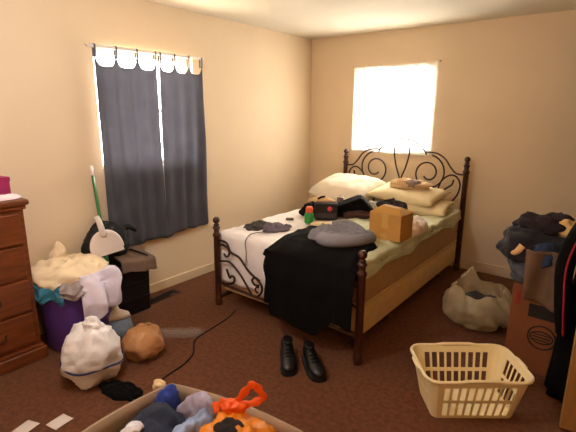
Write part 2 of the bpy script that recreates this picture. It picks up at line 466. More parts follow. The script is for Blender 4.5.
def over_rim(name, m, th0, th1, zt, zb0, zb1, seed, rtop=0.15, out=0.262, amp=0.018):
    """cloth lying in the tub and hanging over its rim between two angles"""
    n = 30
    def fn(u, v):
        th = th0 + (th1 - th0) * u
        zb = zb0 + (zb1 - zb0) * u + 0.02 * sin(u * 11 + seed)
        if v < 0.4:
            t = v / 0.4; rr = rtop + (out - rtop) * t; z = zt - 0.05 * (1 - t) + 0.045 * sin(t * pi)
        else:
            t = (v - 0.4) / 0.6; rr = out + 0.012 * sin(t * 3); z = zt + (zb - zt) * t
        w = amp * sin(u * 14 + seed) * (0.4 + v) + amp * ridged((u * 0.3, v * 0.3, seed), 9, seed)
        rr = max(rr + w, 0.262 if v >= 0.4 else 0)
        return (tc[0] + rr * cos(th), tc[1] + rr * sin(th), z + 0.5 * w * (1 if v < 0.5 else 0.2))
    o = grid(name, fn, 40, 36, m, None, 0.008, 1.0)
    return o
o = over_rim('shirt', TEAL, radians(-95), radians(-38), 0.475, 0.37, 0.40, 1.0); tag(o, 'teal blue shirt hanging over the tub rim beside the dresser', 'shirt')
o = over_rim('shirt', GREYC, radians(-42), radians(8), 0.485, 0.42, 0.41, 2.0, out=0.272); tag(o, 'grey shirt under the cream towel hanging over the tub rim', 'shirt')
o = over_rim('towel', LAV, radians(-18), radians(46), 0.52, 0.22, 0.34, 3.3, out=0.295, amp=0.026); tag(o, 'lavender white towel hanging far down the right side of the purple tub', 'towel')

# ------------------------------------------------------------------ black bin, bag, broom, dustpan
bn = empty('storage_bin', (0.155, -2.775, 0), 0, 'black plastic storage bin standing under the left curtain', 'bin')
bm = bmesh.new(); add_box(bm, -0.12, 0.115, -0.165, 0.155, 0.0, 0.43, 0.012, 3)
for v in bm.verts:
    k = 0.94 + 0.06 * v.co.z / 0.4; v.co.x *= k; v.co.y *= k
from_bm('bin_body', bm, BLACKP, bn, False)
box('rim', -0.13, 0.13, -0.175, 0.165, 0.415, 0.442, BLACKP, bn, 0.008)
for z in (0.13, 0.26): box('band', -0.1, 0.122, -0.15, 0.143, z, z + 0.008, BLACKP, bn, 0.002)
TAUPE = mat('taupe canvas', (112, 88, 72), 0.9)
def taupe(u, v):
    y = -2.90 + 0.31 * u
    if v < 0.6: x = 0.06 + 0.255 * v / 0.6; z = 0.535 - 0.05 * v / 0.6 - 0.05 * u
    else: t = (v - 0.6) / 0.4; x = 0.315 + 0.012 * t; z = 0.485 - 0.05 * u - 0.085 * t
    return (x + 0.01 * sin(u * 9 + v * 3), y, z + 0.012 * noise.noise(Vector((u * 6, v * 5, 2))))
o = grid('canvas_bag', taupe, 30, 24, TAUPE, None, 0.012, -1.0)
tag(o, 'folded taupe canvas bag lying over the front rim of the black bin', 'bag')
tube('strap', catmull([(0.10, -2.66, 0.475), (0.17, -2.72, 0.515), (0.24, -2.69, 0.50), (0.29, -2.64, 0.47)], 6), 0.007, BLACKC, o)
o = blob('garbage_bag', (0.125, -2.885, 0.59), (0.11, 0.16, 0.165), mat('black bin liner', (10, 9, 10), 0.7, bump=0.4, bscale=30), seed=7.1, amp=0.02, freq=9, e=2.2, lump=0.1)
tag(o, 'lumpy black bag on the storage bin, behind the white dustpan', 'bag')
tube('tied_neck', catmull([(0.13, -2.77, 0.68), (0.16, -2.71, 0.70), (0.18, -2.66, 0.66)], 5), lambda t: 0.03 - 0.015 * t, MATS['black bin liner'], o)

br = empty('broom', (0.5, -3.06, 0), 0, 'green handled broom leaning on the left wall behind the white dustpan', 'broom')
GREEN = mat('green painted handle', (40, 110, 56), 0.4, var=0.05)
pA, pB = Vector((0.03 - 0.5, -2.90 + 3.06, 1.185)), Vector((0.44 - 0.5, -3.04 + 3.06, 0.20))
tube('handle', [pA + (pB - pA) * 0.07, pB], 0.0115, GREEN, br, 12)
tube('hanging_tip', [pA, pA + (pB - pA) * 0.07], 0.0125, WPLAST, br, 12)
# flared head: white cap over slate bristles, long side square to the wall
ax = Vector((0.45, 1.0, 0)).normalized()
def head_ring(bm, c, hw, ht, n=24):
    side = Vector((-ax.y, ax.x, 0))
    return [bm.verts.new(c + ax * hw * cos(2 * pi * k / n) + side * ht * sin(2 * pi * k / n)) for k in range(n)]
def loft(name, secs, m, parent):
    bm = bmesh.new(); R = [head_ring(bm, Vector(c), a, b) for c, a, b in secs]
    for A, B in zip(R, R[1:]):
        for k in range(24): bm.faces.new((A[k], A[(k + 1) % 24], B[(k + 1) % 24], B[k]))
    bm.faces.new(R[0][::-1]); bm.faces.new(R[-1]); return from_bm(name, bm, m, parent)
loft('cap', [((-0.063, 0.02, 0.235), 0.018, 0.018), ((-0.058, 0.018, 0.195), 0.028, 0.022), ((-0.046, 0.012, 0.168), 0.088, 0.034), ((-0.04, 0.012, 0.135), 0.1, 0.036)], WPLAST, br)
BRIS = mat('slate blue bristles', (112, 124, 140), 0.9, var=0.2, scale=60, stretch=(4, 4, .3))
loft('bristles', [((-0.04, 0.012, 0.138), 0.092, 0.03), ((-0.02, 0.008, 0.06), 0.104, 0.035), ((0.0, 0.0, 0.004), 0.112, 0.038)], BRIS, br)
loft('bristle_edge', [((-0.045 - 0.038, 0.012 - 0.086, 0.136), 0.012, 0.03), ((0.0 - 0.046, 0.0 - 0.105, 0.004), 0.012, 0.035)], mat('green bristles', (110, 150, 70), 0.9), br)

# dustpan: clipped on the broom stick, open edge down
dp = empty('dustpan', (0.31, -2.975, 0.575), radians(-22), 'white plastic dustpan hanging mouth down on the broom handle', 'dustpan')
dp.rotation_euler = (radians(11), radians(3), radians(-22))
DW = 0.108
outl = [(DW, -0.005)] + [(DW * cos(pi * k / 24), 0.025 + 0.15 * sin(pi * k / 24) ** 0.85) for k in range(25)] + [(-DW, -0.005)]
bm = bmesh.new()
fr = [bm.verts.new((0.0, y, z)) for y, z in outl]; bk = [bm.verts.new((-0.006, y, z)) for y, z in outl]
bm.faces.new(fr); bm.faces.new(bk[::-1])
for k in range(len(outl)): j = (k + 1) % len(outl); bm.faces.new((fr[k], bk[k], bk[j], fr[j]))
from_bm('pan', bm, WPLAST, dp, False)
tube('raised_rim', [(-0.012, y, z) for y, z in outl[1:-1]], 0.009, WPLAST, dp, 8)
tube('handle', catmull([(-0.004, 0.0, 0.15), (0.004, 0.0, 0.20), (0.004, -0.002, 0.255), (-0.004, -0.008, 0.295)], 6), lambda t: 0.023 - 0.005 * t, WPLAST, dp, 12)

# ------------------------------------------------------------------ bags and bits on the floor at the left
TRB = mat('white plastic bag', (232, 226, 226), 0.45, var=0.05, bump=0.5, bscale=26)
tb = empty('trash_bag', (0.83, -3.43, 0), 0, 'full white trash bag with a dark blue cord, standing before the purple tub', 'bag')
blob('bag_body', (0, 0, 0.17), (0.16, 0.16, 0.188), TRB, tb, seed=1.7, amp=0.016, freq=9, e=2.25, lump=0.09, floor=0.002, knot=0.12)
blob('gathered_neck', (0.01, 0.02, 0.35), (0.075, 0.07, 0.06), TRB, tb, seed=4.4, amp=0.02, freq=13, e=2.0, lump=0.16, taper=0.55)
cordP = []
for k in range(48):
    a = 2 * pi * k / 48
    cordP.append((0.171 * cos(a), 0.171 * sin(a), 0.125 + 0.022 * abs(sin(a - 0.5)) + 0.012 * cos(3 * a)))
tube('cord', cordP, 0.006, mat('navy cord', (34, 44, 92), 0.6), tb, 6, closed=True)

AMB = see_through('amber plastic film', (204, 148, 96), 0.35, 0.25)
ab = blob('plastic_bag', (0.835, -3.085, 0.095), (0.135, 0.125, 0.11), AMB, seed=9.4, amp=0.014, freq=9, e=2.2, lump=0.07, floor=0.002)
tag(ab, 'round amber plastic bag on the carpet right of the white trash bag', 'bag')
blob('wrapped_contents', (0.835, -3.085, 0.075), (0.09, 0.085, 0.07), mat('pale brown paper', (196, 146, 116), 0.8), ab, seed=2.9, amp=0.012, freq=9, floor=0.004)

CLEAR = see_through('clear plastic film', (226, 214, 204), 0.93, 0.12)
pk = empty('clear_packaging', (0.80, -2.755, 0), 0.72, 'empty clear plastic package lying on the carpet left of the cord', 'packaging')
bm = bmesh.new(); add_box(bm, -0.15, 0.15, -0.045, 0.045, 0.003, 0.04, 0.016, 3); from_bm('tray', bm, CLEAR, pk)
box('flange', -0.17, 0.17, -0.06, 0.06, 0.001, 0.003, CLEAR, pk, 0.0005)
o = tube('power_cord', catmull([(0.84, -2.22, 0.005), (0.89, -2.355, 0.005), (0.915, -2.52, 0.005), (0.93, -2.64, 0.005), (0.965, -2.765, 0.005), (1.08, -2.87, 0.005), (1.135, -2.99, 0.005), (1.15, -3.1, 0.005), (1.17, -3.2, 0.005), (1.24, -3.27, 0.005), (1.27, -3.31, 0.005)], 8), 0.0045, BLACKP, None, 6)
tag(o, 'thin dark power cord winding over the carpet from the bed', 'cord')
o = heap('dark_garment', (1.07, -3.40, 0.0), 0.15, 0.065, 0.045, BLACKC, rz=0.2, seed=6.6, amp=0.012, freq=16, edge=0.25)
tag(o, 'black garment crumpled on the carpet left of the open cardboard box', 'garment')
for i, (x, y, a, l) in enumerate(((1.055, -3.745, 0.15, 'white paper slip on the carpet nearer to the cardboard box'), (0.965, -3.875, 0.3, 'white paper slip on the carpet at the bottom left edge'))):
    def pf(u, v): return (0.085 * (u - .5), 0.10 * (v - .5), 0.003 + 0.004 * (u * u + v * (1 - v)))
    o = grid('paper_slip', pf, 6, 6, mat('white paper', (216, 204, 194), 0.8, var=0.02), None, 0.001); o.location = (x, y, 0); o.rotation_euler = (0, 0, a)
    tag(o, l, 'paper', 'paper slips on the carpet')

# ------------------------------------------------------------------ open cardboard box in the foreground
cb = empty('cardboard_box', (1.955, -3.63, 0), 0, 'open cardboard box full of clothes at the bottom of the view', 'box')
BZ = 0.295
QA, QB, QC, QD = (-0.36, -0.32), (-0.355, 0.20), (0.37, 0.33), (0.42, -0.26)
def wall_sheet(p0, p1, bulge, z0=0.004, z1=BZ):
    p0, p1 = Vector((*p0, 0)), Vector((*p1, 0)); d = (p1 - p0); nrm = Vector((-d.y, d.x, 0)).normalized()
    def fn(u, v):
        p = p0 + d * u + nrm * bulge * sin(pi * u) * v
        return (p.x, p.y, z0 + (z1 - z0) * v)
    return grid('side_panel', fn, 16, 6, CARDG, cb, 0.007)
wall_sheet(QA, QB, 0.02); wall_sheet(QB, QC, 0.03); wall_sheet(QC, QD, 0.02); wall_sheet(QD, QA, 0.02)
bm = bmesh.new(); lo = [bm.verts.new((*q, 0.002)) for q in (QA, QD, QC, QB)]; hi = [bm.verts.new((*q, 0.008)) for q in (QA, QD, QC, QB)]
bm.faces.new(lo[::-1]); bm.faces.new(hi)
for k in range(4): j = (k + 1) % 4; bm.faces.new((lo[k], lo[j], hi[j], hi[k]))
from_bm('bottom_panel', bm, CARDG, cb, False)
def flap(p0, p1, bulge, w=0.2):
    p0, p1 = Vector((*p0, 0)), Vector((*p1, 0)); d = p1 - p0; nrm = Vector((-d.y, d.x, 0)).normalized()
    def fn(u, v):
        p = p0 + d * (0.04 + 0.92 * u) + nrm * (0.006 + bulge * sin(pi * u) + 0.035 * sin(v * pi / 2))
        return (p.x, p.y, BZ - v * w + 0.006 * sin(v * pi))
    return grid('flap', fn, 10, 8, CARDG, cb, 0.006)
flap(QA, QB, 0.02); flap(QB, QC, 0.03)
NAVY = mat('navy cloth', (38, 44, 62), 0.95); ROYAL = mat('royal blue cloth', (34, 56, 140), 0.8)
LBLUE = mat('light blue cotton', (140, 156, 190), 0.95); LAVG = mat('lavender grey cotton', (160, 152, 172), 0.95)
ORG = mat('orange plastic bag', (252, 150, 30), 0.4, var=0.1, scale=5, bump=0.4, bscale=30, translucent=0.25)
o = blob('dark_sweater', (1.775, -3.69, 0.175), (0.135, 0.19, 0.16), NAVY, seed=1.1, amp=0.02, freq=8, floor=0.012, lump=0.08); tag(o, 'dark navy sweater in the left corner of the open box', 'sweater')
o = blob('white_sock', (1.80, -3.77, 0.35), (0.03, 0.04, 0.02), mat('white sock knit', (206, 204, 210), 0.95), seed=1.4, amp=0.01, freq=16, nu=30, nv=18); tag(o, 'white sock lying on the navy sweater in the open box', 'sock')
o = blob('blue_shirt', (1.655, -3.50, 0.18), (0.04, 0.055, 0.15), ROYAL, seed=2.1, amp=0.012, freq=10, floor=0.012, e=3.5, lump=0.04); tag(o, 'royal blue shirt tucked against the far left wall of the box', 'shirt')
o = blob('light_blue_shirt', (1.92, -3.58, 0.19), (0.055, 0.14, 0.16), LBLUE, seed=3.1, amp=0.018, freq=10, floor=0.012, rz=0.25); tag(o, 'light blue shirt between the navy sweater and the orange bag', 'shirt')
o = blob('grey_shirt', (1.84, -3.46, 0.19), (0.115, 0.06, 0.15), LAVG, seed=4.2, amp=0.02, freq=9, floor=0.012, rz=0.2); tag(o, 'lavender grey shirt against the far wall of the open box', 'shirt')
o = blob('maroon_cloth', (2.01, -3.60, 0.16), (0.035, 0.11, 0.15), mat('maroon cloth', (92, 34, 28), 0.95), seed=4.9, amp=0.012, freq=10, floor=0.012, rz=0.25); tag(o, 'maroon cloth squeezed between light blue shirt and orange bag', 'cloth')
ob = blob('orange_bag', (2.155, -3.55, 0.215), (0.155, 0.18, 0.205), ORG, seed=8.3, amp=0.03, freq=9, floor=0.012, lump=0.08, knot=0.12); tag(ob, 'bright orange plastic bag with knotted handles in the open box', 'bag')
OH = mat('orange handle film', (255, 96, 20), 0.4, translucent=0.2)
def ribbon(P, w, tw=0.0):
    """flat twisted strap of film along a curve"""
    P = catmull(P, 6); n = len(P) - 1; V = []; F = []
    view = Vector((0.66, -0.62, 0.42)).normalized()
    for i, p in enumerate(P):
        d = (P[min(i + 1, n)] - P[max(i - 1, 0)]).normalized(); a = d.cross(view).normalized(); a = Matrix.Rotation(tw * i / n, 3, d) @ a
        k = w * (1 + 0.25 * sin(i * 0.9))
        V += [p - a * k, p, p + a * k]; V[-2] = p + d.cross(a) * k * 0.35
    for i in range(n):
        for q in (0, 1): F.append((i * 3 + q, i * 3 + q + 1, i * 3 + q + 4, i * 3 + q + 3))
    return V, F
def strap(name, P, w, tw=0.0):
    o = from_py(name, *ribbon(P, w, tw), OH, ob); m_ = o.modifiers.new('thickness', 'SOLIDIFY'); m_.thickness = 0.004; return o
KX, KY, KZ = 2.085, -3.485, 0.425
lp = [(KX + .79 * a, KY + .61 * a, KZ + b) for a, b in ((0, 0), (.03, .045), (.06, .085), (.082, .10), (.105, .075), (.118, .045), (.095, .025), (.055, .01), (.01, 0))]
strap('handle_loop', lp, 0.0135, 0.3)
blob('knot', (KX, KY, KZ), (0.045, 0.028, 0.024), OH, ob, seed=2.2, amp=0.012, freq=18, nu=30, nv=20, rz=0.7)
strap('handle_end', [(KX, KY, KZ), (KX - .03, KY - .02, KZ + .012), (KX - .055, KY - .03, KZ - .002), (KX - .075, KY - .045, KZ - .02)], 0.018, 0.5)
blob('dark_print', (2.165, -3.585, 0.415), (0.06, 0.05, 0.024), mat('dark brown print', (26, 14, 12), 0.95), ob, seed=5.5, amp=0.006, freq=20, nu=30, nv=18)
o = blob('paper_scrap', (1.235, -3.255, 0.03), (0.035, 0.03, 0.03), mat('cream paper', (226, 196, 150), 0.8), seed=3.9, amp=0.008, freq=22, floor=0.001, nu=30, nv=18)
tag(o, 'crumpled cream paper scrap by the far corner of the open box', 'paper')

# ------------------------------------------------------------------ bed
XL, XRt, YH = 0.60, 1.965, -0.12
FL, FR = (0.645, -2.225), (2.01, -2.29)
bed = empty('bed', (0, 0, 0), 0, 'full size bed with turned wooden posts and scrolled iron head and foot', 'bed')
def post(x, y, h, name):
    p = bed
    prof = [(0.02, 0), (0.03, 0.01), (0.031, 0.07), (0.024, 0.08), (0.027, 0.10), (0.027, h - 0.17), (0.033, h - 0.16), (0.033, h - 0.145), (0.022, h - 0.13), (0.024, h - 0.105), (0.033, h - 0.09), (0.02, h - 0.075)]
    o = lathe(name, prof, DWOOD, p, 20, loc=(x, y, 0))
    f = [(0.014, h - 0.078), (0.026, h - 0.068), (0.014, h - 0.055)] + [(0.029 * sin(pi * k / 10), h - 0.029 - 0.029 * cos(pi * k / 10)) for k in range(1, 10)] + [(0.002, h)]
    lathe('finial', f, DWOOD, o, 20)
post(*FL, 0.765, 'foot_post'); post(*FR, 0.775, 'foot_post'); post(XL, YH, 1.18, 'head_post'); post(XRt, YH, 1.18, 'head_post')
# headboard iron
hb_c = 1.2825
def hbP(pts, s): return [(hb_c + s * u, YH, z) for u, z in pts]
hb = tube('headboard_rail', [(XL, YH, 0.42), (XRt, YH, 0.42)], 0.012, IRON, bed); hb.name = 'headboard'
sp = []
for k in range(44):
    t = k / 43; a = radians(100) + t * radians(580); r = 0.19 * (1 - t) + 0.055 * t
    sp.append((0.30 - r * cos(a) * 0.98, 0.985 + r * sin(a)))
for s in (-1, 1):
    tube('iron_scroll', hbP(sp, s), 0.009, IRON, hb)
    tube('iron_lyre', catmull(hbP([(0.08, 1.25), (0.085, 1.17), (0.055, 1.03), (0.005, 0.89), (-0.03, 0.70), (-0.03, 0.42)], s), 8), 0.009, IRON, hb)
    tube('iron_shoulder', catmull(hbP([(0.26, 1.20), (0.33, 1.20), (0.40, 1.185), (0.47, 1.14), (0.53, 1.06), (0.59, 1.005), (0.68, 1.0)], s), 8), 0.0085, IRON, hb)
    tube('iron_side_curl', catmull(hbP([(0.42, 0.84), (0.45, 0.92), (0.52, 0.98), (0.59, 0.975), (0.635, 0.90), (0.62, 0.80), (0.57, 0.71), (0.55, 0.60), (0.57, 0.42)], s), 8), 0.009, IRON, hb)
    tube('iron_side_curl', catmull(hbP([(0.57, 0.94), (0.555, 0.89), (0.52, 0.86), (0.485, 0.83), (0.47, 0.78)], s), 8), 0.009, IRON, hb)
    tube('iron_upright', hbP([(0.30, 0.795), (0.30, 0.42)], s), 0.009, IRON, hb)
tube('iron_arch', catmull(hbP([(-0.27, 1.17), (-0.245, 1.215), (-0.17, 1.28), (-0.09, 1.315), (0, 1.325), (0.09, 1.315), (0.17, 1.28), (0.245, 1.215), (0.27, 1.17)], 1), 6), 0.0085, IRON, hb)
tube('iron_finial', catmull(hbP([(-0.05, 1.30), (-0.02, 1.27), (0, 1.295), (0.02, 1.27), (0.05, 1.30)], 1), 6), 0.006, IRON, hb)
# footboard iron
fd = (Vector((*FR, 0)) - Vector((*FL, 0))).normalized(); fmid = (Vector((*FL, 0)) + Vector((*FR, 0))) / 2
def fbP(pts, s): return [fmid + fd * (s * (x - 1.3275)) * -1 * -1 + Vector((0, 0, z)) for x, z in pts] if s > 0 else [fmid + fd * (1.3275 - x) + Vector((0, 0, z)) for x, z in pts]
fb = tube('footboard', [Vector((*FL, 0.2)), Vector((*FR, 0.19))], 0.013, DWOOD, bed)
for s in (1, -1):
    tube('iron_sweep', catmull(fbP([(0.645, 0.565), (0.72, 0.575), (0.77, 0.56), (0.81, 0.50), (0.91, 0.475), (1.01, 0.39), (1.10, 0.345), (1.145, 0.31), (1.15, 0.255), (1.10, 0.20)], s), 8), 0.009, IRON, fb)
    tube('iron_sweep', catmull(fbP([(0.645, 0.38), (0.72, 0.405), (0.80, 0.41), (0.90, 0.35), (0.975, 0.275), (1.045, 0.2)], s), 8), 0.008, IRON, fb)
    tube('iron_curl', catmull(fbP([(0.645, 0.52), (0.72, 0.54), (0.785, 0.52), (0.79, 0.475), (0.755, 0.45), (0.73, 0.47)], s), 8), 0.009, IRON, fb)
    tube('iron_curl', catmull(fbP([(0.66, 0.205), (0.76, 0.215), (0.835, 0.25), (0.845, 0.29), (0.815, 0.30), (0.79, 0.28), (0.755, 0.345)], s), 8), 0.009, IRON, fb)
    tube('iron_curl', catmull(fbP([(1.13, 0.34), (1.08, 0.355), (1.05, 0.325), (1.075, 0.295), (1.12, 0.30)], s), 8), 0.009, IRON, fb)
    tube('iron_curl', catmull(fbP([(1.12, 0.285), (1.09, 0.275), (1.085, 0.25), (1.11, 0.235)], s), 8), 0.007, IRON, fb)
for x in (XL + 0.09, XRt - 0.06):
    box('side_rail', x - 0.012, x + 0.012, -2.24, -0.13, 0.08, 0.11, IRON, bed, 0.003)
for y in (-0.6, -1.7): box('cross_slat', XL, XRt, y - 0.04, y + 0.04, 0.085, 0.108, DWOOD, bed, 0.003)
bx0, bx1, by0, by1 = 0.645, 1.955, -2.165, -0.16
def soft_box(name, z0, z1, m, bev):
    bm = bmesh.new(); add_box(bm, bx0, bx1, by0, by1, z0, z1, bev, 4); return from_bm(name, bm, m, None, True)
bs = soft_box('box_spring', 0.112, 0.318, BOXSP, 0.022); bs.parent = bed
mt = soft_box('mattress', 0.322, 0.615, MATTR, 0.045); tag(mt, 'tan mattress lying on the cream box spring of the bed', 'mattress')
for z in (0.345, 0.592):
    P = [(bx0 + .03, by0 - .001, z), (bx1 - .03, by0 - .001, z), (bx1 + .001, by0 + .03, z), (bx1 + .001, by1 - .03, z), (bx1 - .03, by1, z), (bx0 + .03, by1, z), (bx0, by1 - .03, z), (bx0, by0 + .03, z)]
    tube('piping', P, 0.006, BOXSP, mt, 6, closed=True)

ZT = 0.622
def drape(name, s0, s1, t0, t1, m, seed, top=ZT, amp=0.012, fold=0.014, nu=70, nv=90, gap=0.012, edge=0.02, wav=(5, 7), thick=0.006, zmin=0.0, foot=None, side=None):
    """cloth over the mattress; s along x, t along y (t below the foot edge hangs down, s past the side edges hangs down)"""
    fy = foot if foot is not None else by0 - gap
    sxr = side if side is not None else bx1 + gap
    sxl = bx0 - gap
    def fn(u, v):
        s = s0 + (s1 - s0) * u; t = t0 + (t1 - t0) * v
        s += edge * noise.noise(Vector((v * wav[0], seed, u * 0.5))) * 1.6 * (abs(2 * u - 1)); t += edge * noise.noise(Vector((u * wav[1], seed + 4, v * 0.5))) * 1.6 * abs(2 * v - 1)
        dy = max(0, fy - t); dxr = max(0, s - sxr); dxl = max(0, sxl - s)
        x = min(max(s, sxl), sxr); y = max(t, fy)
        d = max(dy, dxr, dxl)
        z = top - d
        r = 0.035
        # rounded shoulder
        for q in (t - fy, sxr - s, s - sxl):
            if -r < q < r: z = min(z, top - d * 0.5 - (r - q) ** 2 / (4 * r) * 0.9)
        f = amp * (ridged((s, t, 0), 5.0, seed) * .6 + ridged((s, t, 0), 11, seed + 2) * .4)
        if d < 0.02: z += max(0, f + amp)
        hang = min(1, d / 0.15)
        if dy > 0: y -= hang * (fold * (1 + sin(s * 22 + seed + 2 * noise.noise(Vector((s * 3, t * 2, seed))))))
        if dxr > 0: x += hang * fold * (1 + sin(t * 20 + seed + 2 * noise.noise(Vector((t * 3, s, seed)))))
        if dxl > 0: x -= hang * fold * (1 + sin(t * 20 + seed))
        return (x, y, max(z, zmin))
    return grid(name, fn, nu, nv, m, None, thick, 1.0)
o = drape('white_sheet', 0.48, 1.62, -2.60, -0.25, WSHEET, 1.4, amp=0.010, fold=0.008, edge=0.02); tag(o, 'white sheet spread over the left half of the bed and down its foot', 'sheet')
o = drape('green_sheet', 1.30, 2.045, -2.20, -0.2, GSHEET, 5.2, top=ZT + 0.012, amp=0.017, fold=0.014, edge=0.035); tag(o, 'pale green sheet hanging over the right side of the mattress', 'sheet')
# black blanket over the foot end, outside the footboard
def blanket(u, v):
    yf = -2.325
    xl = 1.25 + 0.05 * noise.noise(Vector((v * 4, 2, 0)))
    if v > 0.55: xl += 0.03
    xr = 1.93 + 0.065 * min(1, v / 0.5) ** 3
    x = xl + (xr - xl) * u
    t0 = -1.72 - 0.10 * sin(u * 3.0) + (0.0 if u < 0.7 else -0.5 * (u - 0.7))
    zb = 0.15 + 0.02 * sin(u * 9) + (0.10 if u > 0.62 else 0) * min(1, (u - 0.62) * 6) + (0.1 if u < 0.06 else 0)
    if v < 0.5:
        t = v / 0.5; y = t0 + (yf - t0) * t
        z = 0.694 + 0.007 * ridged((x, y, 0), 6, 3.1) - 0.055 * t ** 6
        if u > 0.93: z -= (u - 0.93) * 0.8
    else:
        t = (v - 0.5) / 0.5; z = 0.639 + (zb - 0.639) * t
        y = yf - 0.03 * min(1, t * 3) - 0.006 * (1 + sin(x * 26 + 1.5 * sin(t * 3))) * min(1, t * 2)
        if u > 0.8: y -= 0.012
    return (x, y, z)
o = grid('black_blanket', blanket, 70, 80, BLACKC, None, 0.008, 1.0); tag(o, 'black blanket draped over the foot end of the bed almost to the floor', 'blanket')

def pillow(name, loc, rot, sx, sy, sz, m, label, seed):
    n = 28; V = []; F = []
    for sgn in (1, -1):
        for j in range(n + 1):
            for i in range(n + 1):
                u = 2 * i / n - 1; v = 2 * j / n - 1
                k = max(0, (1 - u ** 4) * (1 - v ** 4)) ** 0.5
                pin = 1 - 0.08 * (u * u * (1 - v * v) + 0) * 0 - 0.06 * (1 - abs(u)) * abs(v) ** 3 * 0
                x = u * sx / 2 * (1 - 0.06 * (1 - v * v)); y = v * sy / 2 * (1 - 0.06 * (1 - u * u))
                z = sgn * sz / 2 * k * (1 + 0.15 * noise.noise(Vector((u * 1.5 + seed, v * 1.5, sgn)))) + 0.008 * k * ridged((x, y, sgn), 9, seed)
                V.append((x, y, z))
        off = 0 if sgn == 1 else (n + 1) ** 2
        for j in range(n):
            for i in range(n):
                a = off + j * (n + 1) + i; q = (a, a + 1, a + n + 2, a + n + 1)
                F.append(q if sgn == 1 else q[::-1])
    me = bpy.data.meshes.new(name); me.from_pydata(V, [], F); me.update()
    bm = bmesh.new(); bm.from_mesh(me); bmesh.ops.remove_doubles(bm, verts=bm.verts, dist=1e-5); bm.to_mesh(me); bm.free()
    o = link(name, me, m, None, True, loc, rot); tag(o, label, 'pillow', 'pillows at the headboard'); return o
pillow('pillow', (0.83, -0.46, 0.78), (radians(14), radians(0), radians(-8)), 0.74, 0.50, 0.24, PILLW, 'plump white pillow at the left of the headboard', 1.0)
pillow('pillow', (1.60, -0.47, 0.705), (radians(5), radians(0), radians(6)), 0.70, 0.48, 0.105, PILLC, 'lower cream pillow at the right, lying on the green sheet', 2.0)
pillow('pillow', (1.51, -0.43, 0.805), (radians(8), radians(2), radians(-3)), 0.70, 0.46, 0.115, PILLC, 'upper cream pillow at the right, under the tan plush bundle', 3.0)
o = blob('plush_bundle', (1.52, -0.42, 0.895), (0.20, 0.075, 0.05), mat('tan plush', (212, 176, 130), 0.95, var=0.1, bump=0.3, bscale=120), seed=6.1, amp=0.015, freq=12, lump=0.15, rz=0.1)
tag(o, 'long tan plush bundle lying on the upper cream pillow', 'plush')
blob('grey_patch', (1.57, -0.46, 0.915), (0.075, 0.05, 0.038), mat('mauve grey plush', (150, 126, 116), 0.95), o, seed=1.9, amp=0.01, freq=16, nu=30, nv=20)

# things lying on the bed
def onbed(x, y): return ZT + 0.024
BT = ZT + 0.03
o = heap('hoodie', (1.63, -1.93, 0.69), 0.24, 0.19, 0.11, HOOD, rz=0.9, seed=4.7, amp=0.036, freq=11, edge=0.18, shape=2.6); tag(o, 'crumpled grey blue hoodie lying on the black blanket', 'hoodie')
tube('sleeve', catmull([(1.58, -2.09, 0.725), (1.66, -2.13, 0.735), (1.76, -2.08, 0.735), (1.83, -1.95, 0.73), (1.84, -1.84, 0.72)], 6), lambda t: 0.05 - 0.012 * t, HOOD, o, 12)
tube('sleeve', catmull([(1.50, -1.80, 0.735), (1.56, -1.72, 0.745), (1.65, -1.72, 0.73), (1.72, -1.76, 0.72)], 6), lambda t: 0.048 - 0.014 * t, HOOD, o, 12)

# carton on the bed
ct = empty('carton', (1.85, -1.55, BT + 0.012), radians(-3), 'small tan cardboard carton with tape on the bed', 'carton')
bm = bmesh.new(); add_box(bm, -0.13, 0.13, -0.1, 0.1, 0, 0.20, 0.004); from_bm('carton_body', bm, CARD, ct, False)
bm = bmesh.new()
a = [bm.verts.new(p) for p in ((-0.131, -0.101, 0.199), (0.131, -0.101, 0.199), (0.131, 0.101, 0.199), (-0.131, 0.101, 0.199))]
b = [bm.verts.new(p) for p in ((-0.07, -0.03, 0.245), (0.07, -0.03, 0.235), (0.07, 0.03, 0.235), (-0.07, 0.03, 0.245))]
for k in range(4): bm.faces.new((a[k], a[(k + 1) % 4], b[(k + 1) % 4], b[k]))
bm.faces.new(b); bm.faces.new(a[::-1]); from_bm('closed_flaps', bm, CARD, ct, False)
bm = bmesh.new(); add_box(bm, -0.025, 0.03, -0.1025, -0.1005, 0.09, 0.2); add_box(bm, -0.035, 0.02, -0.1025, -0.1005, 0.0, 0.05); from_bm('tape', bm, TAPE, ct, False)
o = heap('crumpled_sheet', (1.86, -1.20, BT + 0.003), 0.14, 0.25, 0.13, mat('lavender white sheet', (242, 226, 216), 0.9, bump=0.2, bscale=60), seed=2.6, amp=0.028, freq=11, edge=0.15); tag(o, 'crumpled white sheet bunched up right of the carton', 'sheet')
o = heap('crumpled_cloth', (1.78, -1.80, BT + 0.003), 0.10, 0.07, 0.02, WSHEET, seed=7.7, amp=0.01, freq=14, edge=0.2, rz=0.3); tag(o, 'white cloth scrap in front of the carton', 'cloth')

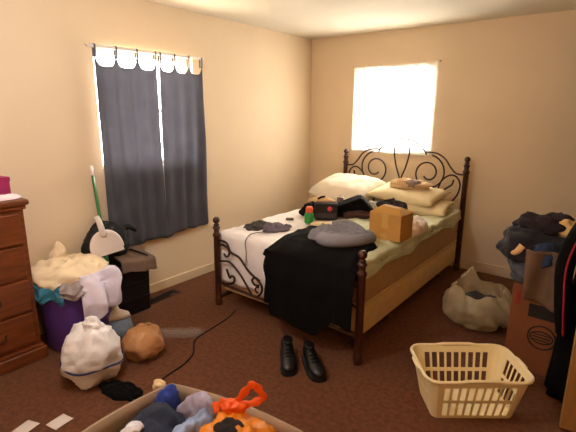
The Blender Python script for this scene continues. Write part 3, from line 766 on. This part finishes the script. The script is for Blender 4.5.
# open black bag
blk = empty('black_case', (1.27, -1.03, BT), radians(30), 'black fabric case with a peaked lid in the middle of the bed', 'case')
bm = bmesh.new()
pf = [(-0.20, 0.0), (0.17, 0.0), (0.17, 0.03), (0.045, 0.175), (0.02, 0.18), (-0.20, 0.09)]
A_ = [bm.verts.new((x, -0.11, z)) for x, z in pf]; B_ = [bm.verts.new((x, 0.13, z)) for x, z in pf]
bm.faces.new(A_); bm.faces.new(B_[::-1])
for k in range(6): j = (k + 1) % 6; bm.faces.new((A_[k], B_[k], B_[j], A_[j]))
bmesh.ops.bevel(bm, geom=list(bm.edges), offset=0.012, segments=2, affect='EDGES')
from_bm('case_body', bm, BLACKC, blk, False)
tube('lid_edge', [(-0.205, -0.112, 0.093), (0.02, -0.112, 0.184), (0.048, -0.112, 0.178), (0.175, -0.112, 0.032)], 0.007, BLACKP, blk, 8)
blob('brown_garment', (0.0, -0.13, 0.03), (0.12, 0.05, 0.035), mat('dark brown cloth', (74, 46, 36), 0.9), blk, seed=3.3, amp=0.012, freq=16, nu=36, nv=20)

ck = empty('boxy_device', (1.12, -1.33, BT), radians(36), 'boxy black device with a round pinkish red mark, behind the green bottle', 'device')
bm = bmesh.new(); add_box(bm, -0.10, 0.10, -0.06, 0.06, 0, 0.15, 0.012, 3); from_bm('device_body', bm, BLACKP, ck, False)
RED = mat('pinkish red mark', (226, 70, 78), 0.4, var=0.05)
lathe('round_mark', [(0, 0), (0.022, 0), (0.022, 0.004), (0, 0.005)], RED, ck, 20, loc=(0.03, -0.06, 0.105), rot=(radians(90), 0, 0))
box('grille', -0.09, 0.09, -0.064, -0.058, 0.02, 0.065, mat('dark grey mesh', (58, 50, 48), 0.7), ck, 0.002)

o = box('silver_tin', -0.03, 0.03, -0.045, 0.045, 0, 0.16, mat('brushed silver', (215, 205, 196), 0.22, metal=0.75), None, 0.008, loc=(1.06, -1.02, BT), rot=(0, radians(8), radians(25))); tag(o, 'shiny silver tin standing before the white pillow', 'tin')
jr = empty('bottle', (1.09, -1.55, BT), 0, 'small green bottle with an orange cap on the white sheet', 'bottle')
lathe('bottle_body', [(0, 0), (0.038, 0), (0.043, 0.01), (0.043, 0.06), (0.038, 0.085), (0.026, 0.095), (0.0, 0.096)], mat('green plastic', (30, 132, 48), 0.35), jr, 20)
lathe('cap', [(0.0, 0.092), (0.028, 0.093), (0.032, 0.10), (0.032, 0.13), (0.024, 0.145), (0, 0.148)], mat('orange plastic', (236, 96, 48), 0.4), jr, 20)
for k in range(3): pass
o = blob('black_pouch', (0.955, -1.27, BT + 0.045), (0.15, 0.12, 0.065), BLACKC, seed=5.9, amp=0.014, freq=9, floor=BT - 0.004, rz=0.5, taper=0.3); tag(o, 'slumped black pouch on the sheet left of the green bottle', 'pouch')
o = blob('tan_cloth', (0.93, -1.12, BT + 0.105), (0.115, 0.055, 0.035), mat('tan cloth', (206, 168, 118), 0.9), seed=6.9, amp=0.014, freq=11, rz=0.7, lump=0.15, nu=36, nv=22); tag(o, 'tan cloth with a dark strap piled on the black pouch before the white pillow', 'cloth')
tube('strap', catmull([(0.90, -1.20, BT + 0.10), (0.935, -1.16, BT + 0.145), (0.95, -1.10, BT + 0.15), (0.94, -1.06, BT + 0.13)], 6), 0.009, BLACKC, o, 8)
o = heap('dark_shirt', (0.80, -1.90, BT - 0.006), 0.10, 0.15, 0.025, mat('dark olive cloth', (66, 58, 52), 0.95), rz=0.3, seed=8.1, amp=0.012, freq=14, edge=0.3); tag(o, 'dark olive garment at the left edge of the white sheet', 'garment')
o = heap('purple_shirt', (0.985, -1.87, BT - 0.004), 0.10, 0.13, 0.035, mat('purple grey cloth', (104, 92, 104), 0.95), rz=-0.5, seed=9.6, amp=0.016, freq=13, edge=0.3); tag(o, 'purple grey garment with a trailing dark drawstring on the white sheet', 'garment')
tube('drawstring', catmull([(0.98, -1.95, BT + 0.016), (0.985, -2.03, BT + 0.006), (0.955, -2.10, BT + 0.004), (0.945, -2.16, BT - 0.004), (0.945, -2.205, BT - 0.05), (0.955, -2.207, BT - 0.14), (0.95, -2.207, BT - 0.24)], 8), 0.0035, BLACKP, o, 6)
o = box('dark_wallet', -0.035, 0.035, -0.02, 0.02, 0, 0.02, mat('olive leather', (92, 78, 58), 0.6), None, 0.006, loc=(0.90, -1.58, BT), rot=(0, 0, 0.6)); tag(o, 'small dark wallet lying left of the black pouch', 'wallet')
lathe('snap_button', [(0, 0), (0.006, 0), (0.005, 0.003), (0, 0.004)], DRESSD, o, 12, loc=(0.015, 0, 0.02))
o = blob('pale_rag', (1.27, -1.60, BT + 0.016), (0.11, 0.05, 0.03), mat('pale yellow cloth', (226, 200, 150), 0.9), seed=7.3, amp=0.012, freq=15, floor=BT - 0.004, rz=0.5, nu=36, nv=20); tag(o, 'pale yellow rag between the green bottle and the hoodie', 'rag')
o = blob('patterned_bundle', (1.62, -1.02, BT + 0.10), (0.125, 0.065, 0.085), mat('black patterned cloth', (28, 22, 22), 0.9, rgb2=(52, 40, 36), scale=30), seed=4.0, amp=0.02, freq=11, floor=BT, rz=0.3); tag(o, 'black bundle with a pink ribbon between carton and pillows', 'bundle')
tube('pink_ribbon', catmull([(1.66, -1.09, BT + 0.10), (1.69, -1.085, BT + 0.135), (1.72, -1.06, BT + 0.12), (1.715, -1.06, BT + 0.09)], 6), 0.012, mat('pale pink ribbon', (214, 160, 150), 0.7), o, 8)

# ------------------------------------------------------------------ shoes
def shoe(loc, rz, label, side):
    sh = empty('shoe', loc, rz, label, 'shoe', 'pair of black shoes')
    N = 16; secs = []
    prof = [(-0.14, 0.030, 0.075), (-0.135, 0.036, 0.10), (-0.10, 0.040, 0.105), (-0.05, 0.041, 0.095), (0.0, 0.044, 0.082), (0.05, 0.049, 0.066), (0.09, 0.050, 0.056), (0.12, 0.042, 0.048), (0.14, 0.028, 0.038), (0.148, 0.010, 0.026)]
    bm = bmesh.new(); R = []
    for y, w, h in prof:
        R.append([bm.verts.new((w * cos(2 * pi * k / N) + side * 0.008 * (y / 0.14) ** 2, y, 0.02 + h / 2 + (h / 2) * max(-0.95, sin(2 * pi * k / N)))) for k in range(N)])
    for A, B in zip(R, R[1:]):
        for k in range(N): bm.faces.new((A[k], A[(k + 1) % N], B[(k + 1) % N], B[k]))
    bm.faces.new(R[0][::-1]); bm.faces.new(R[-1])
    from_bm('upper', bm, mat('black leather', (18, 17, 19), 0.35), sh)
    bm = bmesh.new(); pts = [(w + 0.005, y) for y, w, h in prof]; ring = [(w + side * 0.008 * (y / .14) ** 2, y) for w, y in pts] + [(-w + side * 0.008 * (y / .14) ** 2, y) for w, y in pts[::-1]]
    lo = [bm.verts.new((x, y, 0)) for x, y in ring]; hi = [bm.verts.new((x, y, 0.026)) for x, y in ring]
    bm.faces.new(lo[::-1]); bm.faces.new(hi)
    for k in range(len(ring)): j = (k + 1) % len(ring); bm.faces.new((lo[k], lo[j], hi[j], hi[k]))
    from_bm('sole', bm, mat('black rubber', (26, 25, 26), 0.6), sh, False)
    lathe('collar', [(0.028, 0), (0.036, 0.0), (0.038, 0.008), (0.03, 0.01)], MATS['black leather'], sh, 20, loc=(0, -0.09, 0.118)).scale = (0.95, 1.45, 1)
    bm = bmesh.new()
    for k in range(4):
        y = -0.02 + k * 0.024; z = 0.12 - k * 0.0105
        add_tube(bm, catmull([(-0.025, y, z - 0.008), (0, y + 0.004, z), (0.025, y, z - 0.008)], 4), 0.0035, 6)
    from_bm('laces', bm, BLACKC, sh)
shoe((1.655, -2.565, 0), radians(222), 'left black shoe of the pair on the carpet at the bed foot', 1)
shoe((1.815, -2.52, 0), radians(232), 'right black shoe of the pair, nearer the bed post', -1)

# ------------------------------------------------------------------ laundry basket
BK = mat('cream plastic', (244, 228, 182), 0.4, var=0.02)
lb = empty('laundry_basket', (2.675, -2.262, 0), radians(38.0), 'empty cream plastic laundry basket with slotted sides on the carpet', 'laundry basket')
def rrect(hx, hy, r, spec):
    """points of a rounded rectangle; spec: (long breaks, short breaks)"""
    P = []
    def side(p, q, br): return [(p[0] + (q[0] - p[0]) * t, p[1] + (q[1] - p[1]) * t) for t in br]
    L, Sh = spec; c = [(hx - r, hy - r, 0), (-hx + r, hy - r, 90), (-hx + r, -hy + r, 180), (hx - r, -hy + r, 270)]
    segs = []
    for k, (cx, cy, a0) in enumerate(c):
        segs.append([(cx + r * cos(radians(a0 + 90 * t / 5)), cy + r * sin(radians(a0 + 90 * t / 5))) for t in range(6)])
    for k in range(4):
        P += segs[k][:-1] if False else segs[k]
        p = segs[k][-1]; q = segs[(k + 1) % 4][0]
        P += side(p, q, (L if k % 2 == 0 else Sh)[1:-1])
    return P
def breaks(n, bar):
    w = (1 - bar * (n + 1)) / n; t = 0; out = [0.0]
    for k in range(n):
        t += bar; out.append(t); t += w; out.append(t)
    out.append(1.0); return out
NL, NS = 9, 5
spec = (breaks(NL, 0.036), breaks(NS, 0.062))
levels = [(0.0, 0), (0.022, 0), (0.112, 1), (0.134, 0), (0.224, 1), (0.262, 0)]
rings = []
for z, _ in levels:
    k = z / 0.262; hx = 0.220 + 0.055 * k; hy = 0.125 + 0.058 * k; rings.append((z * 0.97, rrect(hx, hy, 0.035 + 0.035 * k, spec)))
n = len(rings[0][1]); V = []; F = []
for z, P in rings:
    V += [(x, y, z) for x, y in P]
# which perimeter spans are slots
slot = []; per_corner = 6
for k in range(4):
    nb = len(spec[0] if k % 2 == 0 else spec[1]) - 2
    slot += [False] * (per_corner - 1)
    spans = nb + 1
    slot += [(i % 2 == 1) for i in range(spans)]
for j in range(len(levels) - 1):
    row_slot = levels[j + 1][1] == 1
    for i in range(n):
        if row_slot and slot[i]: continue
        a = j * n + i; b = j * n + (i + 1) % n; F.append((a, b, b + n, a + n))
F.append(tuple(range(n))[::-1])
o = from_py('basket_wall', V, F, BK, lb, False); s = o.modifiers.new('thickness', 'SOLIDIFY'); s.thickness = 0.0035
bv = o.modifiers.new('soften', 'BEVEL'); bv.width = 0.001; bv.segments = 1
rimP = [(x * 1.018, y * 1.025, 0.256 + (0.008 if abs(x) < 0.08 else 0.0)) for x, y in rrect(0.275, 0.183, 0.07, (breaks(6, 0.05), breaks(4, 0.05)))]
bm = bmesh.new(); add_tube(bm, rimP, 0.0095, 8, True); from_bm('rim', bm, BK, lb)
for s in (-1, 1): tube('handle', catmull([(s * 0.283, -0.06, 0.255), (s * 0.292, -0.045, 0.255), (s * 0.294, 0, 0.255), (s * 0.292, 0.045, 0.255), (s * 0.283, 0.06, 0.255)], 5), 0.008, BK, lb)

# ------------------------------------------------------------------ translucent sack by the bed
SACK = see_through('milky plastic film', (236, 220, 180), 0.5, 0.22, translucent=0.4)
sk = empty('plastic_sack', (2.455, -1.23, 0), 0, 'big milky plastic sack with dark contents on the floor right of the bed', 'sack')
V = []; F = []; nu, nv = 80, 30
horns = ((radians(200), 0.035, 0.4), (radians(128), 0.17, 0.36), (radians(40), 0.07, 0.9))
for j in range(nv + 1):
    t = j / nv
    for i in range(nu):
        th = 2 * pi * i / nu
        zr = 0.272 + 0.014 * sin(5 * th)
        for h0, hh, w in horns:
            d = (th - h0 + pi) % (2 * pi) - pi; zr += hh * math.exp(-(d / w) ** 2)
        z = 0.004 + zr * t
        prof = 0.45 + 0.55 * min(1, t * 3.2) ** 0.5 + 0.10 * sin(min(1, t) * pi) - 0.24 * t ** 5
        if t == 0: prof = 0.40
        k = prof * (1 + 0.07 * noise.noise(Vector((cos(th) * 2, sin(th) * 2, t * 2))))
        q = Vector((0.225 * k * cos(th), 0.19 * k * sin(th), z))
        q.x += 0.022 * ridged((q.x, q.y, z * .5), 11, 3) * cos(th); q.y += 0.022 * ridged((q.x, q.y, z * .5), 11, 3) * sin(th)
        lean = max(0, z - 0.25); q.x -= lean * 0.2 * cos(th); q.y -= lean * 0.3 * sin(th)
        V.append(q)
for j in range(nv):
    for i in range(nu):
        a = j * nu + i; b = j * nu + (i + 1) % nu; F.append((a, b, b + nu, a + nu))
F.append(tuple(range(nu))[::-1])
from_py('film', V, F, SACK, sk)
blob('dark_contents', (0.02, 0, 0.125), (0.17, 0.14, 0.115), mat('dark grey cloth', (46, 43, 40), 0.9), sk, seed=7.0, amp=0.02, freq=8, floor=0.006)

# ------------------------------------------------------------------ tall carton with clothes at the right
tcn = empty('moving_box', (2.945, -1.52, 0), radians(-4), 'tall orange brown moving box with a painted shadow band and a printed round mark', 'box')
bm = bmesh.new(); add_box(bm, -0.185, 0.185, -0.17, 0.17, 0, 0.56, 0.005); from_bm('box_body', bm, CARDO, tcn, False)
INK_SHADE = mat('black print and shade', (26, 20, 18), 0.8)
bm = bmesh.new(); add_box(bm, -0.08, 0.15, -0.1722, -0.170, 0.37, 0.455); from_bm('shadow_band', bm, INK_SHADE, tcn, False)  # black band painted in for the hanging shirt's shadow
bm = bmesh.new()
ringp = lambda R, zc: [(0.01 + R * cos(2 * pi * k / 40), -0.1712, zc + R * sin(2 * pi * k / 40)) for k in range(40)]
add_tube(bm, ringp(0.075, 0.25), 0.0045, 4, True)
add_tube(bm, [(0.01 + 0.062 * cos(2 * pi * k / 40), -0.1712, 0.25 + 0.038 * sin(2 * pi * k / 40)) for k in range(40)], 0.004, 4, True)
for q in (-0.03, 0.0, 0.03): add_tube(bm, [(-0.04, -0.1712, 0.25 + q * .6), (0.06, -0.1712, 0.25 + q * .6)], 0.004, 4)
from_bm('printed_mark', bm, INK_SHADE, tcn, False)
box('red_stripe', -0.155, -0.135, -0.1722, -0.170, 0.43, 0.52, mat('red print', (150, 30, 22), 0.7), tcn, 0.0)

TZ = 0.565
o = blob('jeans', (2.83, -1.55, 0.635), (0.13, 0.15, 0.075), mat('grey blue denim', (72, 76, 86), 0.95), seed=2.0, amp=0.014, freq=9, floor=TZ); tag(o, 'folded grey blue jeans lowest in the pile on the moving box', 'jeans')
DNAVY = mat('dark navy fleece', (30, 28, 38), 0.95, sheen=0.1)
o = blob('dark_jacket', (2.83, -1.50, 0.78), (0.21, 0.17, 0.11), DNAVY, seed=6.0, amp=0.03, freq=7, lump=0.14, rz=0.2); tag(o, 'dark navy jacket with a cream collar heaped on the moving box', 'jacket')
tube('cream_collar', catmull([(2.655, -1.60, 0.735), (2.70, -1.66, 0.745), (2.745, -1.685, 0.765), (2.775, -1.685, 0.81)], 6), lambda t: 0.012 + 0.012 * t, mat('cream fleece', (224, 180, 128), 0.95), o, 10)
o = blob('dark_sweater', (2.84, -1.45, 0.90), (0.15, 0.13, 0.075), mat('plum black knit', (36, 26, 32), 0.95), seed=3.0, amp=0.02, freq=9); tag(o, 'plum black sweater topmost in the pile on the moving box', 'sweater')
o = blob('denim_shirt', (2.90, -1.64, 0.75), (0.085, 0.06, 0.085), mat('blue denim', (44, 60, 96), 0.95), seed=8.8, amp=0.014, freq=12, rz=0.5); tag(o, 'blue denim shirt showing from the front of the clothes pile', 'shirt')
o = blob('cream_shirt', (2.98, -1.50, 0.905), (0.075, 0.06, 0.05), mat('cream cotton', (226, 186, 120), 0.95), seed=5.8, amp=0.012, freq=12); tag(o, 'cream shirt at the back between the sweater and the red trimmed jacket', 'shirt')
def hang(u, v):
    x = 2.81 + 0.20 * u + 0.02 * (v - .5); z = 0.80 - 0.30 * v - 0.05 * u * v
    y = -1.715 - 0.025 * sin(u * 7 + v * 2) - 0.02 * v
    return (x, y, z)
o = grid('grey_shirt', hang, 24, 20, mat('taupe jersey', (110, 84, 66), 0.95), None, 0.02, 1.0); tag(o, 'taupe shirt hanging down the front of the moving box', 'shirt')
# big black jacket draped on the pile's right side, down to the floor
jk = empty('red_trimmed_jacket', (3.15, -1.80, 0), 0, 'long black jacket with red piping slumped beside the moving box', 'jacket')
V = []; F = []; nu, nv = 48, 40
for j in range(nv + 1):
    t = j / nv; z = 1.25 * t
    rx = 0.135 * (1 - t ** 6) ** .5 * (1 - 0.25 * t) + 0.002; ry = 0.12 * (1 - t ** 6) ** .5 * (1 - 0.2 * t) + 0.002
    for i in range(nu):
        a = 2 * pi * i / nu; f = 1 + 0.10 * sin(7 * a + 3 * t) * (1 - 0.5 * t) + 0.08 * noise.noise(Vector((cos(a) * 2, sin(a) * 2, z * 4)))
        V.append((rx * f * cos(a) + 0.05 * t, ry * f * sin(a), z + 0.001))
for j in range(nv):
    for i in range(nu):
        a = j * nu + i; b = j * nu + (i + 1) % nu; F.append((a, b, b + nu, a + nu))
F.append(tuple(range(nu))[::-1]); F.append(tuple(nv * nu + i for i in range(nu)))
from_py('jacket_body', V, F, BLACKC, jk)
REDP = mat('red piping', (150, 20, 36), 0.6)
tube('red_piping', catmull([(-0.02, -0.112, 1.10), (-0.085, -0.118, 0.97), (-0.12, -0.142, 0.80), (-0.105, -0.162, 0.60), (-0.085, -0.156, 0.42)], 8), 0.0055, REDP, jk)
tube('sleeve', catmull([(-0.02, -0.05, 1.10), (-0.09, -0.06, 0.97), (-0.13, -0.09, 0.80), (-0.115, -0.115, 0.60), (-0.09, -0.12, 0.42)], 6), lambda t: 0.055 - 0.02 * t, BLACKC, jk, 12)
